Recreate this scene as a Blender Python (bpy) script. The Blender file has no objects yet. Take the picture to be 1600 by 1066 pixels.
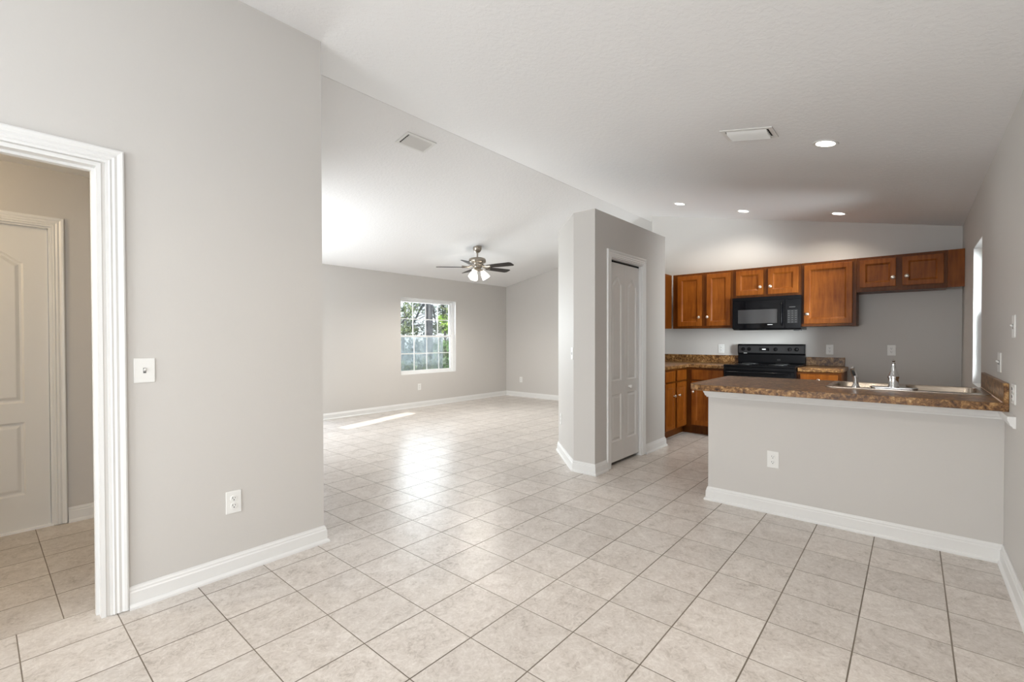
import bpy, bmesh, math, random
from mathutils import Vector, Matrix
random.seed(7)
SC = bpy.context.scene
COL = SC.collection
PI = math.pi

# ------------------------------------------------------------------ camera
TH, PITCH, ROLL, CH = 0.7124, 0.0120, -0.0017, 1.2385
def make_camera():
    F = Vector((math.cos(TH), math.sin(TH), 0)); R = Vector((math.sin(TH), -math.cos(TH), 0)); U = Vector((0, 0, 1))
    F2 = F * math.cos(PITCH) - U * math.sin(PITCH); U2 = U * math.cos(PITCH) + F * math.sin(PITCH)
    R3 = R * math.cos(ROLL) + U2 * math.sin(ROLL); U3 = U2 * math.cos(ROLL) - R * math.sin(ROLL)
    cam = bpy.data.cameras.new('camera'); o = bpy.data.objects.new('camera', cam); COL.objects.link(o)
    m = Matrix((R3, U3, -F2)).transposed().to_4x4(); m.translation = (0, 0, CH); o.matrix_world = m
    cam.sensor_fit = 'HORIZONTAL'; cam.sensor_width = 36; cam.lens = 36 * 724.58 / 1600
    cam.shift_y = 6.45 / 1600; cam.clip_start = 0.05; cam.clip_end = 300
    SC.camera = o
make_camera()

# ------------------------------------------------------------------ view, world, sun, daylight
SC.view_settings.view_transform = 'Standard'; SC.view_settings.look = 'None'
SC.view_settings.gamma = 1; SC.view_settings.use_curve_mapping = False
SC.view_settings.exposure = 0.17
try:
    SC.cycles.max_bounces = 14; SC.cycles.diffuse_bounces = 8; SC.cycles.glossy_bounces = 4
    SC.cycles.transparent_max_bounces = 12; SC.cycles.sample_clamp_indirect = 6; SC.cycles.use_denoising = True
    SC.cycles.caustics_reflective = False; SC.cycles.caustics_refractive = False
except Exception:
    pass
W = bpy.data.worlds.new('sky'); SC.world = W; W.use_nodes = True
nt = W.node_tree; bg = nt.nodes['Background']
SKY_STRENGTH = 1.5
tc = nt.nodes.new('ShaderNodeTexCoord'); sp = nt.nodes.new('ShaderNodeSeparateXYZ'); rp = nt.nodes.new('ShaderNodeValToRGB')
nt.links.new(tc.outputs['Generated'], sp.inputs[0]); nt.links.new(sp.outputs['Z'], rp.inputs[0])
rp.color_ramp.elements[0].position = 0.0; rp.color_ramp.elements[0].color = (0.93, 0.97, 1.0, 1)
rp.color_ramp.elements[1].position = 0.7; rp.color_ramp.elements[1].color = (0.45, 0.65, 1.0, 1)
nt.links.new(rp.outputs[0], bg.inputs['Color']); bg.inputs['Strength'].default_value = SKY_STRENGTH

SUN_STRENGTH, SUN_EL, SUN_AZ = 9.0, math.radians(28), math.atan2(0.258, 0.966)
def make_sun():
    l = bpy.data.lights.new('sun', 'SUN'); l.energy = SUN_STRENGTH; l.angle = math.radians(0.5); l.color = (1, 0.94, 0.84)
    o = bpy.data.objects.new('sun', l); COL.objects.link(o)
    d = Vector((math.cos(SUN_AZ) * math.cos(SUN_EL), math.sin(SUN_AZ) * math.cos(SUN_EL), -math.sin(SUN_EL)))
    o.rotation_euler = d.to_track_quat('-Z', 'Y').to_euler(); o.location = (-20, -5, 14)
make_sun()

def daylight(name, loc, target, sx, sy, energy, color=(0.93, 0.97, 1.0), spread=180):
    """soft area light set at a window opening or an added one"""
    l = bpy.data.lights.new(name, 'AREA'); l.shape = 'RECTANGLE'; l.size = sx; l.size_y = sy; l.energy = energy; l.color = color
    l.spread = math.radians(spread)
    o = bpy.data.objects.new(name, l); COL.objects.link(o); o.location = loc
    o.rotation_euler = (Vector(target) - Vector(loc)).to_track_quat('-Z', 'Y').to_euler()
    return o
E_FRONT, E_REAR, E_SLIDER, E_WIN, E_KITWIN, E_HALL = 40, 104, 42, 95, 110, 20
daylight('front_fill_light', (-1.35, -0.62, 1.25), (-1.35, 3, 1.25), 1.9, 1.6, E_FRONT)  # fill light at an unseen opening added beside the camera
daylight('rear_fill_light', (-3.2, 1.2, 1.35), (0, 1.2, 1.35), 2.2, 1.7, E_REAR)  # fill light at an unseen opening added behind the camera
daylight('slider_daylight', (2.30, 7.07, 1.05), (2.30, 5.0, 1.35), 1.2, 1.95, E_SLIDER)
daylight('side_fill_light', (1.24, 5.48, 1.52), (5, 5.48, 1.5), 0.26, 0.85, 62)  # fill added outside the slit to brighten the far wall
daylight('living_window_daylight', (5.58, 7.22, 1.4), (5.58, 5.0, 1.9), 1.2, 1.3, E_WIN)
daylight('kitchen_window_daylight', (5.05, -0.75, 1.4), (6.2, 0.2, 1.3), 0.6, 1.1, E_KITWIN, spread=125)

# ------------------------------------------------------------------ room numbers (metres)
YL, YW, YR, XF, XK, XP, YB = 2.723, 6.853, -0.387, 7.737, 6.704, 3.694, 2.179
XA, YA, XLE, YM, SL, EAV, ZP = 3.673, 2.408, 1.386, 3.239, 0.2052, 2.407, 2.423
XREAR = -3.0
def zr(y): return EAV + SL * (y - YR)
def zl(y): return EAV + SL * (YW - y)
SLA = math.atan(SL)

# ------------------------------------------------------------------ node helpers
def mat(name):
    m = bpy.data.materials.new(name); m.use_nodes = True
    nt = m.node_tree; b = nt.nodes['Principled BSDF']
    return m, nt, b
def N(nt, t, **kw):
    n = nt.nodes.new(t)
    for k, v in kw.items(): setattr(n, k, v)
    return n
def L(nt, a, b): nt.links.new(a, b)
def math_n(nt, op, a, b=None):
    n = N(nt, 'ShaderNodeMath', operation=op)
    for i, v in enumerate((a, b)):
        if v is None: continue
        if isinstance(v, (int, float)): n.inputs[i].default_value = v
        else: L(nt, v, n.inputs[i])
    return n.outputs[0]
def s2l(r, g, b):
    f = lambda c: (c / 12.92 if c <= 0.04045 else ((c + 0.055) / 1.055) ** 2.4)
    return (f(r / 255), f(g / 255), f(b / 255), 1)
def noise(nt, scale, detail=3, rough=0.5, vec=None):
    n = N(nt, 'ShaderNodeTexNoise'); n.inputs['Scale'].default_value = scale; n.inputs['Detail'].default_value = detail
    n.inputs['Roughness'].default_value = rough
    if vec is not None: L(nt, vec, n.inputs['Vector'])
    return n
def ramp(nt, fac, stops):
    r = N(nt, 'ShaderNodeValToRGB'); L(nt, fac, r.inputs[0])
    e = r.color_ramp.elements
    while len(e) < len(stops): e.new(0.5)
    for i, (p, c) in enumerate(stops): e[i].position = p; e[i].color = c
    return r.outputs[0]
def bump(nt, b, h, strength=0.3, dist=0.002):
    n = N(nt, 'ShaderNodeBump'); n.inputs['Strength'].default_value = strength; n.inputs['Distance'].default_value = dist
    L(nt, h, n.inputs['Height']); L(nt, n.outputs[0], b.inputs['Normal'])
def simple(name, col, rough=0.5, metal=0.0, coat=0.0, spec=0.5, bumpscale=None, bstr=0.1):
    m, nt, b = mat(name)
    b.inputs['Base Color'].default_value = col; b.inputs['Roughness'].default_value = rough
    b.inputs['Metallic'].default_value = metal; b.inputs['Coat Weight'].default_value = coat
    b.inputs['Specular IOR Level'].default_value = spec
    g = N(nt, 'ShaderNodeNewGeometry')
    n = noise(nt, 9 if bumpscale is None else bumpscale, 2, vec=g.outputs['Position'])
    if bumpscale is not None: bump(nt, b, n.outputs['Fac'], bstr, 0.001)
    else:
        mr = N(nt, 'ShaderNodeMapRange'); L(nt, n.outputs['Fac'], mr.inputs[0])
        mr.inputs[3].default_value = max(0.02, rough - 0.04); mr.inputs[4].default_value = rough + 0.04
        L(nt, mr.outputs[0], b.inputs['Roughness'])
    return m
M = {}
def paint(name, col, rough, bscale, bstr, dist):
    m, nt, b = mat(name)
    b.inputs['Base Color'].default_value = col; b.inputs['Roughness'].default_value = rough
    g = N(nt, 'ShaderNodeNewGeometry')
    n = noise(nt, bscale, 4, 0.55, g.outputs['Position']); bump(nt, b, n.outputs['Fac'], bstr, dist)
    return m
M['wall'] = paint('greige_wall_paint', (0.560, 0.542, 0.518, 1), 0.55, 90, 0.25, 0.0012)
def ceiling_mat():
    m, nt, b = mat('knockdown_ceiling_paint')
    b.inputs['Base Color'].default_value = (0.80, 0.80, 0.805, 1); b.inputs['Roughness'].default_value = 0.9
    g = N(nt, 'ShaderNodeNewGeometry')
    n = noise(nt, 34, 4, 0.6, g.outputs['Position'])
    r = ramp(nt, n.outputs['Fac'], [(0.44, (0, 0, 0, 1)), (0.56, (1, 1, 1, 1))])
    bump(nt, b, r, 0.22, 0.003)
    return m
M['ceiling'] = ceiling_mat()
M['trim'] = simple('white_trim_enamel', (0.72, 0.72, 0.71, 1), 0.35)
M['door'] = simple('white_door_enamel', (0.70, 0.695, 0.68, 1), 0.4, bumpscale=60, bstr=0.05)
M['plate'] = simple('white_plastic', (0.76, 0.76, 0.74, 1), 0.35)
M['slot'] = simple('dark_slot', (0.02, 0.02, 0.02, 1), 0.5)
M['dark'] = simple('dark_gap', (0.015, 0.015, 0.015, 1), 0.8)

def tile_mat(name, x0, y0, sx, sy, tint):
    m, nt, b = mat(name)
    g = N(nt, 'ShaderNodeNewGeometry'); s = N(nt, 'ShaderNodeSeparateXYZ'); L(nt, g.outputs['Position'], s.inputs[0])
    u = math_n(nt, 'DIVIDE', math_n(nt, 'SUBTRACT', s.outputs['X'], x0), sx)
    v = math_n(nt, 'DIVIDE', math_n(nt, 'SUBTRACT', s.outputs['Y'], y0), sy)
    iu, iv = math_n(nt, 'FLOOR', u), math_n(nt, 'FLOOR', v)
    du = math_n(nt, 'MULTIPLY', math_n(nt, 'PINGPONG', u, 0.5), sx); dv = math_n(nt, 'MULTIPLY', math_n(nt, 'PINGPONG', v, 0.5), sy)
    d = math_n(nt, 'MINIMUM', math_n(nt, 'MULTIPLY', du, 1.4), dv)
    wob = noise(nt, 25, 2, vec=g.outputs['Position'])
    d = math_n(nt, 'ADD', d, math_n(nt, 'MULTIPLY', math_n(nt, 'SUBTRACT', wob.outputs['Fac'], 0.5), 0.0012))
    mr = N(nt, 'ShaderNodeMapRange', interpolation_type='SMOOTHSTEP'); L(nt, d, mr.inputs[0]); mr.inputs[1].default_value = 0.0018; mr.inputs[2].default_value = 0.0036
    mask = mr.outputs[0]
    c = N(nt, 'ShaderNodeCombineXYZ'); L(nt, iu, c.inputs[0]); L(nt, iv, c.inputs[1])
    wn = N(nt, 'ShaderNodeTexWhiteNoise', noise_dimensions='3D'); L(nt, c.outputs[0], wn.inputs['Vector'])
    off = N(nt, 'ShaderNodeVectorMath', operation='SCALE'); L(nt, wn.outputs['Color'], off.inputs[0]); off.inputs['Scale'].default_value = 13
    pv = N(nt, 'ShaderNodeVectorMath', operation='ADD'); L(nt, g.outputs['Position'], pv.inputs[0]); L(nt, off.outputs[0], pv.inputs[1])
    n1 = noise(nt, 7, 6, 0.62, pv.outputs[0]); n1.inputs['Distortion'].default_value = 1.2
    n2 = noise(nt, 28, 5, 0.7, pv.outputs[0]); n2.inputs['Distortion'].default_value = 2.0
    mixv = math_n(nt, 'ADD', math_n(nt, 'MULTIPLY', n1.outputs['Fac'], 0.45), math_n(nt, 'MULTIPLY', n2.outputs['Fac'], 0.55))
    t = tint
    col = ramp(nt, mixv, [(0.36, (0.38 * t[0], 0.345 * t[1], 0.310 * t[2], 1)), (0.46, (0.53 * t[0], 0.490 * t[1], 0.455 * t[2], 1)), (0.53, (0.575 * t[0], 0.538 * t[1], 0.505 * t[2], 1)), (0.64, (0.67 * t[0], 0.640 * t[1], 0.608 * t[2], 1))])
    n3 = noise(nt, 9, 4, 0.6, pv.outputs[0]); n3.inputs['Distortion'].default_value = 2.5
    rid = math_n(nt, 'ABSOLUTE', math_n(nt, 'SUBTRACT', n3.outputs['Fac'], 0.5))
    vm = N(nt, 'ShaderNodeMapRange', interpolation_type='SMOOTHSTEP'); L(nt, rid, vm.inputs[0]); vm.inputs[1].default_value = 0.0; vm.inputs[2].default_value = 0.022; vm.inputs[3].default_value = 0.32; vm.inputs[4].default_value = 0.0
    vx = N(nt, 'ShaderNodeMix', data_type='RGBA'); L(nt, vm.outputs[0], vx.inputs[0]); L(nt, col, vx.inputs[6]); vx.inputs[7].default_value = (0.80, 0.77, 0.73, 1)
    hs = N(nt, 'ShaderNodeHueSaturation'); L(nt, vx.outputs[2], hs.inputs['Color'])
    vv = N(nt, 'ShaderNodeMapRange'); L(nt, wn.outputs['Value'], vv.inputs[0]); vv.inputs[3].default_value = 0.94; vv.inputs[4].default_value = 1.05
    L(nt, vv.outputs[0], hs.inputs['Value'])
    gm = noise(nt, 1.1, 2, vec=g.outputs['Position'])
    gcol = ramp(nt, gm.outputs['Fac'], [(0.35, (0.13, 0.105, 0.08, 1)), (0.65, (0.24, 0.205, 0.165, 1))])
    mx = N(nt, 'ShaderNodeMix', data_type='RGBA'); L(nt, mask, mx.inputs[0]); L(nt, gcol, mx.inputs[6]); L(nt, hs.outputs[0], mx.inputs[7])
    L(nt, mx.outputs[2], b.inputs['Base Color'])
    rr = N(nt, 'ShaderNodeMapRange'); L(nt, n1.outputs['Fac'], rr.inputs[0]); rr.inputs[3].default_value = 0.27; rr.inputs[4].default_value = 0.38
    rm = math_n(nt, 'ADD', rr.outputs[0], math_n(nt, 'MULTIPLY', math_n(nt, 'SUBTRACT', 1.0, mask), 0.45)); L(nt, rm, b.inputs['Roughness']); b.inputs['Specular IOR Level'].default_value = 0.45
    h = math_n(nt, 'ADD', mask, math_n(nt, 'MULTIPLY', n2.outputs['Fac'], 0.12)); bump(nt, b, h, 0.5, 0.0015)
    return m
M['tile'] = tile_mat('beige_floor_tile', 1.333, 1.985, 0.308, 0.302, (1.04, 1.03, 1.015))
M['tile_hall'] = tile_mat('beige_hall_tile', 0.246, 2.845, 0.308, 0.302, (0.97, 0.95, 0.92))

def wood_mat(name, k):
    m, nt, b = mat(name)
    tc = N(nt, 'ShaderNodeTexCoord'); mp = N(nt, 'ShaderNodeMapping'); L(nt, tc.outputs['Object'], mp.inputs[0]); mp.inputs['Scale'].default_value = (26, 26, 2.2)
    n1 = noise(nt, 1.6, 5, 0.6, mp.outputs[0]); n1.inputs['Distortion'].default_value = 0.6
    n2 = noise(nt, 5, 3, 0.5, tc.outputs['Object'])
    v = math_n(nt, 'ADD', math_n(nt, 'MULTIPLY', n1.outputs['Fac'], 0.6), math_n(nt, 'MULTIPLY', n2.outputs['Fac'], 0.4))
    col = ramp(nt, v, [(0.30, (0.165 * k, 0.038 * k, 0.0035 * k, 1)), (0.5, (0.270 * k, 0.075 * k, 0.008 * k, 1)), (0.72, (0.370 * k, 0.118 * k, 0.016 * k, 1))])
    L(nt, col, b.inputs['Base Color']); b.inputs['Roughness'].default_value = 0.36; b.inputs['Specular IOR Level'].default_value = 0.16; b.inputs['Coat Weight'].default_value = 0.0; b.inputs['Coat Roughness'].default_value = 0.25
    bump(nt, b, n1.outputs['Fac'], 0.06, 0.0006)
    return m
M['wood'] = wood_mat('stained_maple', 0.78); M['wood_shaded'] = wood_mat('stained_maple_shaded', 0.40)  # second is the same maple darkened, stile shadows put into its colour
def laminate():
    m, nt, b = mat('granite_look_laminate')
    g = N(nt, 'ShaderNodeNewGeometry')
    n0 = noise(nt, 16, 4, 0.65, g.outputs['Position']); n0.inputs['Distortion'].default_value = 1.0
    n1 = noise(nt, 42, 4, 0.7, g.outputs['Position']); n1.inputs['Distortion'].default_value = 0.8
    v = math_n(nt, 'ADD', math_n(nt, 'MULTIPLY', n0.outputs['Fac'], 0.4), math_n(nt, 'MULTIPLY', n1.outputs['Fac'], 0.6))
    col = ramp(nt, v, [(0.38, (0.030, 0.011, 0.003, 1)), (0.45, (0.115, 0.050, 0.015, 1)), (0.51, (0.210, 0.102, 0.034, 1)), (0.57, (0.35, 0.190, 0.070, 1)), (0.66, (0.62, 0.42, 0.20, 1))])
    L(nt, col, b.inputs['Base Color']); b.inputs['Roughness'].default_value = 0.32; b.inputs['Specular IOR Level'].default_value = 0.3
    return m
M['laminate'] = laminate()
M['black'] = simple('black_appliance_enamel', (0.006, 0.006, 0.007, 1), 0.16, spec=0.12)
M['blackmatte'] = simple('black_matte_plastic', (0.012, 0.012, 0.013, 1), 0.45)
M['blackglass'] = simple('black_glass', (0.003, 0.003, 0.004, 1), 0.06, spec=0.18)
M['window_mesh'] = simple('microwave_window', (0.035, 0.035, 0.037, 1), 0.10, spec=0.8)
M['keys'] = simple('grey_key_legend', (0.11, 0.11, 0.11, 1), 0.5)
M['badge'] = simple('silver_badge', (0.6, 0.6, 0.6, 1), 0.3, metal=0.5)
M['nickel'] = simple('satin_nickel', (0.86, 0.80, 0.72, 1), 0.30, metal=1)
M['chrome'] = simple('chrome', (0.62, 0.62, 0.62, 1), 0.07, metal=1)
M['steel'] = simple('brushed_stainless', (0.47, 0.40, 0.33, 1), 0.24, metal=1)
M['fanmetal'] = simple('brushed_nickel_fan', (0.36, 0.32, 0.27, 1), 0.28, metal=1)
M['blade'] = simple('dark_walnut_blade', (0.016, 0.012, 0.011, 1), 0.4, spec=0.2)
M['caulk'] = simple('cream_caulk', (0.85, 0.70, 0.56, 1), 0.5)
M['vinyl'] = simple('white_vinyl', (0.85, 0.86, 0.86, 1), 0.35)
def emit(name, col, strength):
    m, nt, b = mat(name); b.inputs['Base Color'].default_value = (0.9, 0.9, 0.88, 1)
    b.inputs['Emission Color'].default_value = col; b.inputs['Emission Strength'].default_value = strength
    return m
M['led'] = emit('led_lens', (1.0, 0.95, 0.86, 1), 6.0)
M['shade'] = emit('lit_frosted_glass', (1.0, 0.93, 0.82, 1), 5.0)
M['clock'] = emit('clock_digits', (0.75, 0.9, 0.85, 1), 0.35)
def glass():
    m = bpy.data.materials.new('window_glass'); m.use_nodes = True; nt = m.node_tree; nt.nodes.clear()
    o = N(nt, 'ShaderNodeOutputMaterial'); t = N(nt, 'ShaderNodeBsdfTransparent'); t.inputs[0].default_value = (0.96, 0.98, 0.98, 1)
    g = N(nt, 'ShaderNodeBsdfGlossy'); g.inputs['Roughness'].default_value = 0.02
    f = N(nt, 'ShaderNodeFresnel'); f.inputs[0].default_value = 1.45
    mx = N(nt, 'ShaderNodeMixShader'); L(nt, f.outputs[0], mx.inputs[0]); L(nt, t.outputs[0], mx.inputs[1]); L(nt, g.outputs[0], mx.inputs[2]); L(nt, mx.outputs[0], o.inputs[0])
    return m
M['glass'] = glass()
def screen_mat():
    m = bpy.data.materials.new('insect_screen'); m.use_nodes = True; nt = m.node_tree; nt.nodes.clear()
    o = N(nt, 'ShaderNodeOutputMaterial'); t = N(nt, 'ShaderNodeBsdfTransparent'); d = N(nt, 'ShaderNodeBsdfDiffuse')
    g = N(nt, 'ShaderNodeNewGeometry'); n = noise(nt, 9, 4, 0.6, g.outputs['Position'])
    c = ramp(nt, n.outputs['Fac'], [(0.35, (0.20, 0.24, 0.26, 1)), (0.65, (0.40, 0.44, 0.46, 1))]); L(nt, c, d.inputs[0])
    tl = N(nt, 'ShaderNodeBsdfTranslucent'); L(nt, c, tl.inputs[0])
    a = N(nt, 'ShaderNodeMixShader'); a.inputs[0].default_value = 0.06; L(nt, d.outputs[0], a.inputs[1]); L(nt, tl.outputs[0], a.inputs[2])
    mx = N(nt, 'ShaderNodeMixShader'); mx.inputs[0].default_value = 0.40; L(nt, t.outputs[0], mx.inputs[1]); L(nt, a.outputs[0], mx.inputs[2]); L(nt, mx.outputs[0], o.inputs[0])
    return m
M['screen'] = screen_mat()
def leaf_mat(name, c1, c2):
    m, nt, b = mat(name)
    g = N(nt, 'ShaderNodeNewGeometry'); n = noise(nt, 3.5, 3, 0.6, g.outputs['Position'])
    L(nt, ramp(nt, n.outputs['Fac'], [(0.35, c1), (0.65, c2)]), b.inputs['Base Color']); b.inputs['Roughness'].default_value = 0.5
    return m
M['leaf_dark'] = leaf_mat('dark_leaves', (0.03, 0.07, 0.025, 1), (0.09, 0.17, 0.05, 1))
M['leaf_mid'] = leaf_mat('olive_leaves', (0.045, 0.07, 0.025, 1), (0.20, 0.25, 0.10, 1))
M['leaf_lime'] = leaf_mat('lime_leaves', (0.25, 0.42, 0.06, 1), (0.50, 0.66, 0.16, 1))
M['leaf_pale'] = leaf_mat('pale_leaves', (0.07, 0.09, 0.075, 1), (0.24, 0.28, 0.25, 1))
M['bark'] = leaf_mat('grey_bark', (0.03, 0.03, 0.035, 1), (0.09, 0.085, 0.09, 1))
M['grass'] = leaf_mat('lawn', (0.05, 0.075, 0.03, 1), (0.13, 0.16, 0.085, 1))
M['stucco'] = paint('pale_stucco', (0.62, 0.60, 0.56, 1), 0.8, 40, 0.4, 0.004)

# ------------------------------------------------------------------ mesh helpers
def finish(name, bm, m, parent=None, loc=None, rot=None, bevel=0, smooth=False, segs=2):
    bmesh.ops.recalc_face_normals(bm, faces=bm.faces[:])
    me = bpy.data.meshes.new(name); bm.to_mesh(me); bm.free()
    me.materials.append(M[m] if isinstance(m, str) else m)
    o = bpy.data.objects.new(name, me); COL.objects.link(o)
    if parent: o.parent = parent
    if loc: o.location = loc
    if rot: o.rotation_euler = rot
    if smooth:
        for p in me.polygons: p.use_smooth = True
        try: me.set_sharp_from_angle(angle=math.radians(40))
        except Exception: pass
    if bevel:
        b = o.modifiers.new('bevel', 'BEVEL'); b.width = bevel; b.segments = segs; b.limit_method = 'ANGLE'; b.angle_limit = math.radians(50)
    return o
def BM(): return bmesh.new()
def box(bm, x0, x1, y0, y1, z0, z1):
    v = [bm.verts.new(p) for p in ((x0, y0, z0), (x1, y0, z0), (x1, y1, z0), (x0, y1, z0), (x0, y0, z1), (x1, y0, z1), (x1, y1, z1), (x0, y1, z1))]
    for f in ((0, 3, 2, 1), (4, 5, 6, 7), (0, 1, 5, 4), (1, 2, 6, 5), (2, 3, 7, 6), (3, 0, 4, 7)): bm.faces.new([v[i] for i in f])
def bx(name, m, d, parent=None, bevel=0, **k):
    bm = BM(); box(bm, *d); return finish(name, bm, m, parent, bevel=bevel, **k)
def prism(bm, poly, a0, a1, mp):
    """poly 2-D outline extruded from a0 to a1; mp(p, q, a) -> xyz"""
    A = [bm.verts.new(mp(p, q, a0)) for p, q in poly]; B = [bm.verts.new(mp(p, q, a1)) for p, q in poly]
    n = len(poly); bm.faces.new(A); bm.faces.new(B[::-1])
    for i in range(n): bm.faces.new((A[i], B[i], B[(i + 1) % n], A[(i + 1) % n]))
XY = lambda p, q, a: (p, q, a)
XZ = lambda p, q, a: (p, a, q)
YZ = lambda p, q, a: (a, p, q)
def holed(bm, outer, holes, a0, a1, mp):
    """flat slab with holes, extruded"""
    rings = []
    for a in (a0, a1):
        es = []; rr = []
        for lp in [outer] + holes:
            vs = [bm.verts.new(mp(p, q, a)) for p, q in lp]; rr.append(vs)
            es += [bm.edges.new((vs[i], vs[(i + 1) % len(vs)])) for i in range(len(vs))]
        bmesh.ops.triangle_fill(bm, edges=es, use_beauty=True); rings.append(rr)
    for A, B in zip(*rings):
        n = len(A)
        for i in range(n): bm.faces.new((A[i], A[(i + 1) % n], B[(i + 1) % n], B[i]))
def rect(x0, x1, z0, z1): return [(x0, z0), (x1, z0), (x1, z1), (x0, z1)]
def lathe(bm, prof, seg=24, c=(0, 0, 0), mtx=None, caps=True):
    rows = []
    for r, z in prof:
        row = []
        for i in range(seg):
            a = 2 * PI * i / seg; p = Vector((r * math.cos(a), r * math.sin(a), z))
            if mtx is not None: p = mtx @ p
            row.append(bm.verts.new(p + Vector(c)))
        rows.append(row)
    for a, b in zip(rows, rows[1:]):
        for i in range(seg): bm.faces.new((a[i], a[(i + 1) % seg], b[(i + 1) % seg], b[i]))
    if caps and prof[0][0] > 1e-6: bm.faces.new(rows[0])
    if caps and prof[-1][0] > 1e-6: bm.faces.new(rows[-1][::-1])
    bmesh.ops.remove_doubles(bm, verts=bm.verts[:], dist=1e-6)
def tube(bm, pts, radii, seg=12):
    pts = [Vector(p) for p in pts]; rows = []
    if not isinstance(radii, (list, tuple)): radii = [radii] * len(pts)
    for i, p in enumerate(pts):
        d = (pts[min(i + 1, len(pts) - 1)] - pts[max(i - 1, 0)]).normalized()
        u = d.orthogonal().normalized() if i == 0 else (pu - d * pu.dot(d)).normalized()
        pu = u; w = d.cross(u)
        rows.append([bm.verts.new(p + (u * math.cos(2 * PI * k / seg) + w * math.sin(2 * PI * k / seg)) * radii[i]) for k in range(seg)])
    for a, b in zip(rows, rows[1:]):
        for k in range(seg): bm.faces.new((a[k], a[(k + 1) % seg], b[(k + 1) % seg], b[k]))
    bm.faces.new(rows[0][::-1]); bm.faces.new(rows[-1])
def miters(path, closed=False):
    out = []; n = len(path)
    for i in range(n):
        def nrm(a, b):
            d = Vector((b[0] - a[0], b[1] - a[1])).normalized(); return Vector((-d.y, d.x))
        n1 = nrm(path[i - 1], path[i]) if (i > 0 or closed) else None
        n2 = nrm(path[i], path[(i + 1) % n]) if (i < n - 1 or closed) else None
        if n1 is None: out.append(n2)
        elif n2 is None: out.append(n1)
        else:
            s = n1 + n2; out.append(s * (2 / max(s.length_squared, 1e-6)) if s.length > 1e-4 else n1)
    return out
def sweep(bm, path, prof, mp, closed=False):
    """profile (u to the left of the path, v out of its plane) swept along a mitred 2-D path"""
    ms = miters(path, closed); rows = []
    for p, m in zip(path, ms):
        rows.append([bm.verts.new(mp(p[0] + m.x * u, p[1] + m.y * u, v)) for u, v in prof])
    k = len(prof); n = len(rows)
    for i in range(n if closed else n - 1):
        a, b = rows[i], rows[(i + 1) % n]
        for j in range(k): bm.faces.new((a[j], a[(j + 1) % k], b[(j + 1) % k], b[j]))
    if not closed: bm.faces.new(rows[0]); bm.faces.new(rows[-1][::-1])
def inset(poly, d):
    ms = miters(poly, True); return [(p[0] + m.x * d, p[1] + m.y * d) for p, m in zip(poly, ms)]
def panelled(bm, w, h, t, panels, steps, back=True):
    """door slab: x 0..w, z 0..h, front at y=0 facing -y, thickness t, with moulded panels"""
    out = rect(0, w, 0, h); es = []; fv = [bm.verts.new((x, 0, z)) for x, z in out]
    es += [bm.edges.new((fv[i], fv[(i + 1) % 4])) for i in range(4)]; pl = []
    for P_ in panels:
        vs = [bm.verts.new((x, 0, z)) for x, z in P_]; pl.append(vs)
        es += [bm.edges.new((vs[i], vs[(i + 1) % len(vs)])) for i in range(len(vs))]
    bmesh.ops.triangle_fill(bm, edges=es, use_beauty=True)
    for P_, vs in zip(panels, pl):
        prev = vs; n = len(vs)
        for d, dep in steps:
            cur = [bm.verts.new((x, dep, z)) for x, z in inset(P_, d)]
            for i in range(n): bm.faces.new((prev[i], prev[(i + 1) % n], cur[(i + 1) % n], cur[i]))
            prev = cur
        bm.faces.new(prev)
    bv = [bm.verts.new((x, t, z)) for x, z in out]
    for i in range(4): bm.faces.new((fv[i], bv[i], bv[(i + 1) % 4], fv[(i + 1) % 4]))
    bm.faces.new(bv)
def tag(o, label, cat=None, group=None, kind=None):
    o['label'] = label
    if cat: o['category'] = cat
    if group: o['group'] = group
    if kind: o['kind'] = kind
    return o
def thing(name, loc, rz=0, label=None, cat=None, group=None, kind=None, rx=0):
    o = bpy.data.objects.new(name, None); COL.objects.link(o); o.empty_display_size = 0.05
    o.location = loc; o.rotation_euler = (rx, 0, rz)
    if label: tag(o, label, cat, group, kind)
    return o
def copy_tree(o, parent=None):
    c = o.copy(); COL.objects.link(c); c.parent = parent
    for ch in list(o.children): copy_tree(ch, c)
    return c
def struct(o, label, cat): return tag(o, label, cat, kind='structure')
FACE_NEG_Y, FACE_NEG_X, FACE_POS_Y, FACE_45 = 0.0, -PI / 2, PI, -3 * PI / 4   # rotation of a thing whose front is its local -y

# ------------------------------------------------------------------ the room shell
bm = BM(); prism(bm, [(XREAR - .1, YR - .16), (XF + .11, YR - .16), (XF + .11, YW + .15), (XLE - .114, YW + .15), (XLE - .114, YL + .122), (XREAR - .1, YL + .122)], -0.12, 0, XY)
struct(finish('floor', bm, 'tile'), 'glossy beige ceramic tile floor with grey brown grout through the living room and kitchen', 'floor')
bm = BM(); prism(bm, [(XREAR - .1, YL + .1222), (XLE - .1142, YL + .1222), (XLE - .1142, 4.46), (XREAR - .1, 4.46)], -0.12, 0, XY)
struct(finish('floor_hall', bm, 'tile_hall'), 'beige tile floor of the small hall beyond the cased opening', 'floor')
bm = BM(); prism(bm, [(YR - .2, zr(YR - .2)), (YM, zr(YM)), (YM, zr(YM) + .16), (YR - .2, zr(YR - .2) + .16)], XREAR - .1, XF + .12, YZ)
struct(finish('ceiling', bm, 'ceiling'), 'white textured vaulted ceiling slope over the kitchen', 'ceiling')
bm = BM(); prism(bm, [(YM, zl(YM)), (YW + .2, zl(YW + .2)), (YW + .2, zl(YW + .2) + .16), (YM, zl(YM) + .16)], XLE - .35, XF + .12, YZ)
struct(finish('ceiling_living', bm, 'ceiling'), 'white textured vaulted ceiling slope over the living room, with the fan', 'ceiling')
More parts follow.
